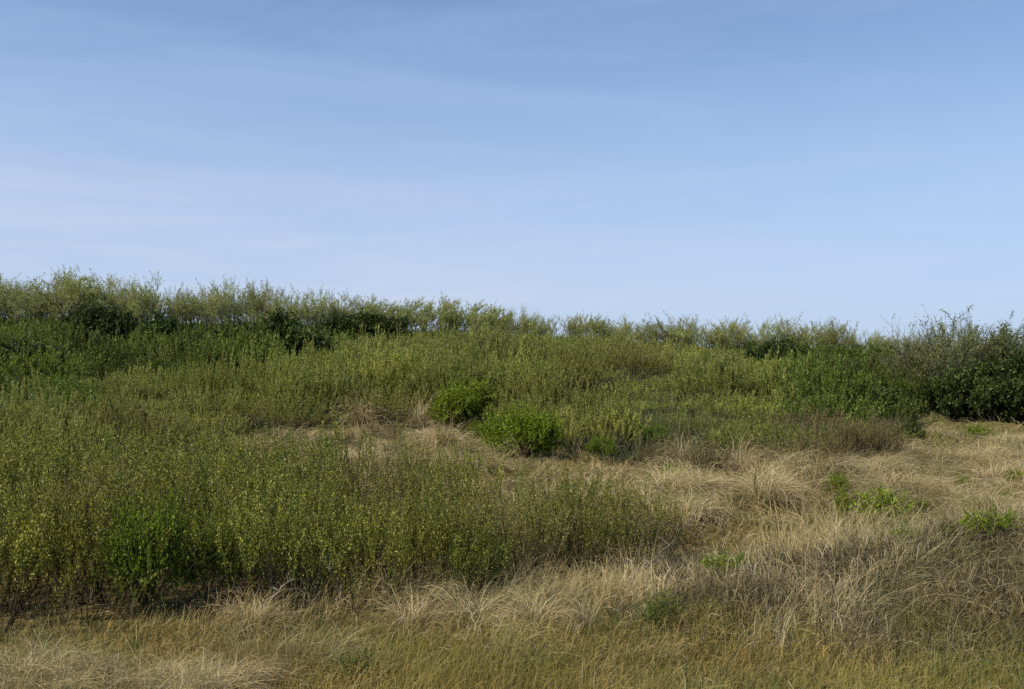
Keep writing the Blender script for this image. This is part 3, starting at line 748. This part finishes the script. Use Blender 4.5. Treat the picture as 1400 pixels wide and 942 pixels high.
rng = np.random.default_rng(77)
dry, verge, green, under = MB(), MB(), MB(), MB()
def mat_zone(x, y):
    return sstep(1.1, 2.2, x + (fbm(x * .9, y * .9, 44, 2) - .5) * 1.5) * sstep(8.6, 9.1, y) * (1 - sstep(12.4, 13.6, y + (fbm(x, y, 45, 2) - .5) * 1.2))
def flow(x, y): return (fbm(x * .35, y * .35, 21, 2) - .5) * 9 + .4
for (y0, y1, dens, w, S, LL) in ((6.5, 9.6, 900, .0052, 6, .42), (9.6, 14.5, 1250, .0058, 6, .52), (14.5, 24, 620, .008, 5, .55), (24, 34, 330, .013, 5, .55), (34, 46, 150, .02, 4, .5)):
    x, y = scatter(rng, y0, y1, dens)
    # clumping
    cl = fbm(x * 1.7, y * 1.7, 31, 2)
    inside = in_thicket(x, y, -.35)
    behind = y > hill_edge(x, y) + .6
    u = 700 + FPX * x / y
    bare = (np.exp(-((x - 3.1) / 1.7) ** 2 - ((y - 14.0) / .45) ** 2) > .4) | (np.exp(-((x - 5.6) / 1.3) ** 2 - ((y - 14.6) / .35) ** 2) > .4)
    bare |= (u > 1180) & (y > 30) & (y < 37)
    p = np.clip((cl - .25) * 3.2, .12, 1)
    p = np.where(inside, .12, p); p = np.where(behind, .05, p); p = np.where(bare, .10, p)
    matted = mat_zone(x, y)
    p = p * (1 - .72 * matted)
    lim = 8.7 + (fbm(x * .8, x * 0, 5) - .5) * 1.0 - .9 * sstep(-1, -4, x) * 1.0 + np.where(x > 1.5, .25, 0) * 1.0
    p = np.where(y < lim, np.where(x < -2.2, 1.0, .13), p)
    k = rng.random(len(x)) < p
    x, y, cl = x[k], y[k], cl[k]; n = len(x)
    az = flow(x, y) + rng.normal(size=n) * (.75 - .3 * sstep(1.5, 3.5, x))
    lay = sstep(2.5, 6, x) * .3 + .35 * vnoise(x * .8, y * .8, 55) + .55 * sstep(13, 17, y)
    L = LL * (.45 + .75 * rng.random(n)) * (.55 + .9 * np.clip((cl - .3) * 2, 0, 1)) * (1 + .3 * sstep(1.5, 3.5, x)) * (1 + (.35 - .85 * sstep(8.2, 8.8, y)) * sstep(-1.8, -3.4, x) * (y < 9.9)) * np.where((y > 15) & (x < 3), .75, 1)
    e0 = np.radians(rng.uniform(38, 85, n) - 30 * lay)
    e1 = np.radians(rng.uniform(-60, 15, n) - 22 * lay)
    up = (x < -1.8) & (y < 9.9) & (rng.random(n) < .7)
    e0 = np.where(up, np.radians(rng.uniform(62, 88, n)), e0); e1 = np.where(up, np.radians(rng.uniform(-20, 70, n)), e1)
    st = rng.random(n) < .08
    e1 = np.where(st, e0 - .3, e1)
    tone = np.clip(rng.beta(2, 2, n) + (vnoise(x * 1.3, y * 1.3, 91) - .5) * .5, 0, 1)
    blades(dry, rng, np.stack([x, y, hgt(x, y) - .02], 1), az, L, e0, e1, w * (.7 + .7 * rng.random(n)), S, tone)
# the dark tangled hummock of dead brush and short matted grass at the front right
tang, brush = MB(), MB()
x = rng.uniform(.6, 9.5, 120000); y = rng.uniform(8.4, 14, 120000)
k = (rng.random(len(x)) < mat_zone(x, y) * np.clip((fbm(x * 2.2, y * 2.2, 46, 2) - .27) * 3.2, .1, 1)); x, y = x[k], y[k]; n = len(x)
lift = .22 * np.clip(fbm(x * 1.1, y * 1.1, 47, 2) - .35, 0, 1) * rng.random(n)
blades(tang, rng, np.stack([x, y, hgt(x, y) - .02 + lift], 1), (fbm(x * .6, y * .6, 48, 2) - .5) * 7 + rng.normal(size=n) * .9, rng.uniform(.14, .46, n), np.radians(rng.uniform(5, 80, n)), np.radians(rng.uniform(-70, 25, n)), .0055 * rng.uniform(.6, 1.4, n), 7, np.clip(rng.beta(1.3, 1.6, n) + (vnoise(x * 1.6, y * 1.6, 93) - .5) * .7, 0, 1), .36)
x = rng.uniform(.6, 9.5, 17000); y = rng.uniform(8.4, 14, 17000)
k = (rng.random(len(x)) < mat_zone(x, y) * np.clip((fbm(x * 1.3, y * 1.3, 49, 2) - .38) * 5, .06, 1)); x, y = x[k], y[k]; n = len(x)
P, _ = blade_lines(rng, np.stack([x, y, hgt(x, y) - .02], 1), rng.random(n) * 6.28, rng.uniform(.18, .5, n), np.radians(rng.uniform(25, 85, n)), np.radians(rng.uniform(0, 70, n)), 6, .4)
C = np.zeros((n, 6, 3)); C[..., 0] = rng.random((n, 1)); C[..., 1] = 1
tubes(brush, P, np.ones((n, 1)) * .0035 * np.array([1, .9, .8, .7, .5, .3]), C, 3)
# short yellow verge grass with green patches
for (y0, y1, dens, LL, w) in ((5.5, 9.8, 1500, .20, .0045), (9.8, 15.5, 260, .16, .006)):
    x, y = scatter(rng, y0, y1, dens); n = len(x)
    k = (~in_thicket(x, y, -.3)) & (rng.random(n) < np.where((x < -2.4), .55, 1))
    x, y = x[k], y[k]; n = len(x)
    L = LL * (.5 + rng.random(n)) * (.5 + vnoise(x * 1.2, y * 1.2, 61))
    blades(verge, rng, np.stack([x, y, hgt(x, y) - .015], 1), rng.normal(size=n) * 1.1 + .2, L, np.radians(rng.uniform(45, 88, n)), np.radians(rng.uniform(-25, 55, n)), w * (.7 + .7 * rng.random(n)), 5, np.clip(rng.beta(2, 2, n) + (vnoise(x, y, 92) - .5) * .6, 0, 1))
# green shoots low among the straw
for (y0, y1, dens, LL, w) in ((5.5, 15, 330, .22, .005), (15, 32, 110, .28, .011), (32, 42, 60, .25, .02)):
    x, y = scatter(rng, y0, y1, dens); n = len(x)
    pn = fbm(x * .7, y * .7, 71, 2)
    k = rng.random(n) < np.clip((pn - .48) * 6, .04, 1)
    x, y = x[k], y[k]; n = len(x)
    blades(green, rng, np.stack([x, y, hgt(x, y) - .01], 1), rng.random(n) * 6.28, LL * (.5 + rng.random(n)), np.radians(rng.uniform(55, 88, n)), np.radians(rng.uniform(10, 75, n)), w * (.7 + .7 * rng.random(n)), 4, rng.random(n))
# low scrub litter and seedlings covering the slope between the shrubs
for (y0, y1, dens, LL, w) in ((17, 32, 120, .5, .016), (32, 52, 60, .6, .03), (52, 84, 30, .7, .05)):
    x, y = scatter(rng, y0, y1, dens)
    k = y > hill_edge(x, y) + .2; x, y = x[k], y[k]; n = len(x)
    blades(under, rng, np.stack([x, y, hgt(x, y) - .02], 1), rng.random(n) * 6.28, LL * (.5 + rng.random(n)), np.radians(rng.uniform(60, 89, n)), np.radians(rng.uniform(30, 85, n)), w * (.7 + .7 * rng.random(n)), 4, rng.random(n))
stuff_obj('dry_grass', dry, M['dry_grass'], 'tan and grey matted dry grass covering the open ground')
stuff_obj('matted_grass', tang, M['matted'], 'dark grey-brown matted grass on the hummock at front right')
stuff_obj('dead_brush', brush, M['bark'], 'dark dead twigs tangled through the matted grass at front right')
stuff_obj('verge_grass', verge, M['verge_grass'], 'short yellow-orange grass along the nearest verge')
stuff_obj('green_grass', green, M['green_grass'], 'thin green grass shoots growing among the straw')
stuff_obj('undergrowth', under, M['under'], 'low olive undergrowth between the shrubs on the hillside')

# ------------------------------------------------------------------ sky, sun, camera
SUN_EL, SUN_AZ = 45.0, -120.0      # azimuth from the view axis (+Y), negative = left
w = bpy.data.worlds.new('World'); scene.world = w; w.use_nodes = True
nt = w.node_tree; n = nt.nodes; l = nt.links; n.clear()
sky = n.new('ShaderNodeTexSky'); sky.sky_type = 'NISHITA'; sky.sun_disc = False
sky.sun_elevation = R(SUN_EL); sky.sun_rotation = R(SUN_AZ)
sky.altitude = 0; sky.air_density = 1.0; sky.dust_density = .6; sky.ozone_density = 4.0
tc = n.new('ShaderNodeTexCoord')
mp = n.new('ShaderNodeMapping'); mp.inputs['Scale'].default_value = (1.0, 1.0, 6.5); mp.inputs['Rotation'].default_value = (0, R(4), 0)
l.new(tc.outputs['Generated'], mp.inputs[0])
no = n.new('ShaderNodeTexNoise'); no.inputs['Scale'].default_value = 1.7; no.inputs['Detail'].default_value = 10; no.inputs['Roughness'].default_value = .62; no.inputs['Distortion'].default_value = .5
l.new(mp.outputs[0], no.inputs['Vector'])
cr = n.new('ShaderNodeMapRange'); cr.inputs[1].default_value = .46; cr.inputs[2].default_value = .74; cr.inputs[3].default_value = 0; cr.inputs[4].default_value = .20
l.new(no.outputs['Fac'], cr.inputs[0])
mx = n.new('ShaderNodeMix'); mx.data_type = 'RGBA'
l.new(cr.outputs[0], mx.inputs[0]); l.new(sky.outputs[0], mx.inputs[6]); mx.inputs[7].default_value = (5.6, 6.1, 7.6, 1)
bg = n.new('ShaderNodeBackground'); bg.inputs[1].default_value = .12
sx = n.new('ShaderNodeSeparateXYZ'); l.new(tc.outputs['Generated'], sx.inputs[0])
hz_ = n.new('ShaderNodeMapRange'); hz_.interpolation_type = 'SMOOTHSTEP'
for q, v_ in zip((1, 2, 3, 4), (-.02, .50, .80, .0)): hz_.inputs[q].default_value = v_
l.new(sx.outputs[2], hz_.inputs[0])
tn = n.new('ShaderNodeMix'); tn.data_type = 'RGBA'; tn.blend_type = 'MULTIPLY'; tn.inputs[0].default_value = 1
l.new(mx.outputs[2], tn.inputs[6]); tn.inputs[7].default_value = (1.0, 1.07, 1.19, 1)
mh = n.new('ShaderNodeMix'); mh.data_type = 'RGBA'
l.new(hz_.outputs[0], mh.inputs[0]); l.new(tn.outputs[2], mh.inputs[6]); mh.inputs[7].default_value = (3.85, 5.05, 7.2, 1)
# thin lavender-white veil low in the left of the sky, torn into wisps
vx = n.new('ShaderNodeMapRange'); vx.interpolation_type = 'SMOOTHSTEP'
for q, v_ in zip((1, 2, 3, 4), (.45, -.5, .25, 1)): vx.inputs[q].default_value = v_
l.new(sx.outputs[0], vx.inputs[0])
vz = n.new('ShaderNodeMapRange'); vz.interpolation_type = 'SMOOTHSTEP'
for q, v_ in zip((1, 2, 3, 4), (.04, .30, 1, 0)): vz.inputs[q].default_value = v_
l.new(sx.outputs[2], vz.inputs[0])
n2 = n.new('ShaderNodeTexNoise'); n2.inputs['Scale'].default_value = 2.6; n2.inputs['Detail'].default_value = 10; n2.inputs['Roughness'].default_value = .62; n2.inputs['Distortion'].default_value = .6
mp2 = n.new('ShaderNodeMapping'); mp2.inputs['Scale'].default_value = (1, 1, 9); mp2.inputs['Rotation'].default_value = (0, R(-7), 0); mp2.inputs['Location'].default_value = (3.1, 0, .7)
l.new(tc.outputs['Generated'], mp2.inputs[0]); l.new(mp2.outputs[0], n2.inputs['Vector'])
vn = n.new('ShaderNodeMapRange')
for q, v_ in zip((1, 2, 3, 4), (.38, .64, .25, .80)): vn.inputs[q].default_value = v_
l.new(n2.outputs['Fac'], vn.inputs[0])
m1 = n.new('ShaderNodeMath'); m1.operation = 'MULTIPLY'; l.new(vx.outputs[0], m1.inputs[0]); l.new(vz.outputs[0], m1.inputs[1])
m2_ = n.new('ShaderNodeMath'); m2_.operation = 'MULTIPLY'; l.new(m1.outputs[0], m2_.inputs[0]); l.new(vn.outputs[0], m2_.inputs[1])
mv_ = n.new('ShaderNodeMix'); mv_.data_type = 'RGBA'
l.new(m2_.outputs[0], mv_.inputs[0]); l.new(mh.outputs[2], mv_.inputs[6]); mv_.inputs[7].default_value = (5.5, 5.9, 7.0, 1)
l.new(mv_.outputs[2], bg.inputs[0])
wo = n.new('ShaderNodeOutputWorld'); l.new(bg.outputs[0], wo.inputs[0])

sd = bpy.data.lights.new('sun', 'SUN'); sd.energy = 5.0; sd.angle = R(.5); sd.color = (1, .92, .77)
so = bpy.data.objects.new('sun', sd); COL.objects.link(so)
az, el = R(SUN_AZ), R(SUN_EL)
dirv = Vector((math.sin(az) * math.cos(el), math.cos(az) * math.cos(el), math.sin(el)))
so.rotation_euler = dirv.to_track_quat('Z', 'Y').to_euler(); so.location = (0, 0, 30)

cd = bpy.data.cameras.new('camera'); cam = bpy.data.objects.new('camera', cd); COL.objects.link(cam)
cd.sensor_width = 36; cd.lens = 36 * FPX / 1400; cd.clip_end = 10000; cd.clip_start = .05
cam.location = (0, 0, CAM_Z); cam.rotation_euler = (R(90) + PITCH, 0, 0)
scene.camera = cam

for k, (root, kids) in PROTO.items():      # anything never placed
    if k not in USED:
        for c in kids: bpy.data.objects.remove(c)
        bpy.data.objects.remove(root)

scene.view_settings.view_transform = 'Standard'; scene.view_settings.look = 'None'; scene.view_settings.exposure = 0
cy = scene.cycles
cy.max_bounces = 6; cy.diffuse_bounces = 3; cy.glossy_bounces = 2; cy.transmission_bounces = 3; cy.use_denoising = False; cy.sample_clamp_indirect = 3; cy.sample_clamp_direct = 8
scene.render.filter_size = 1.7
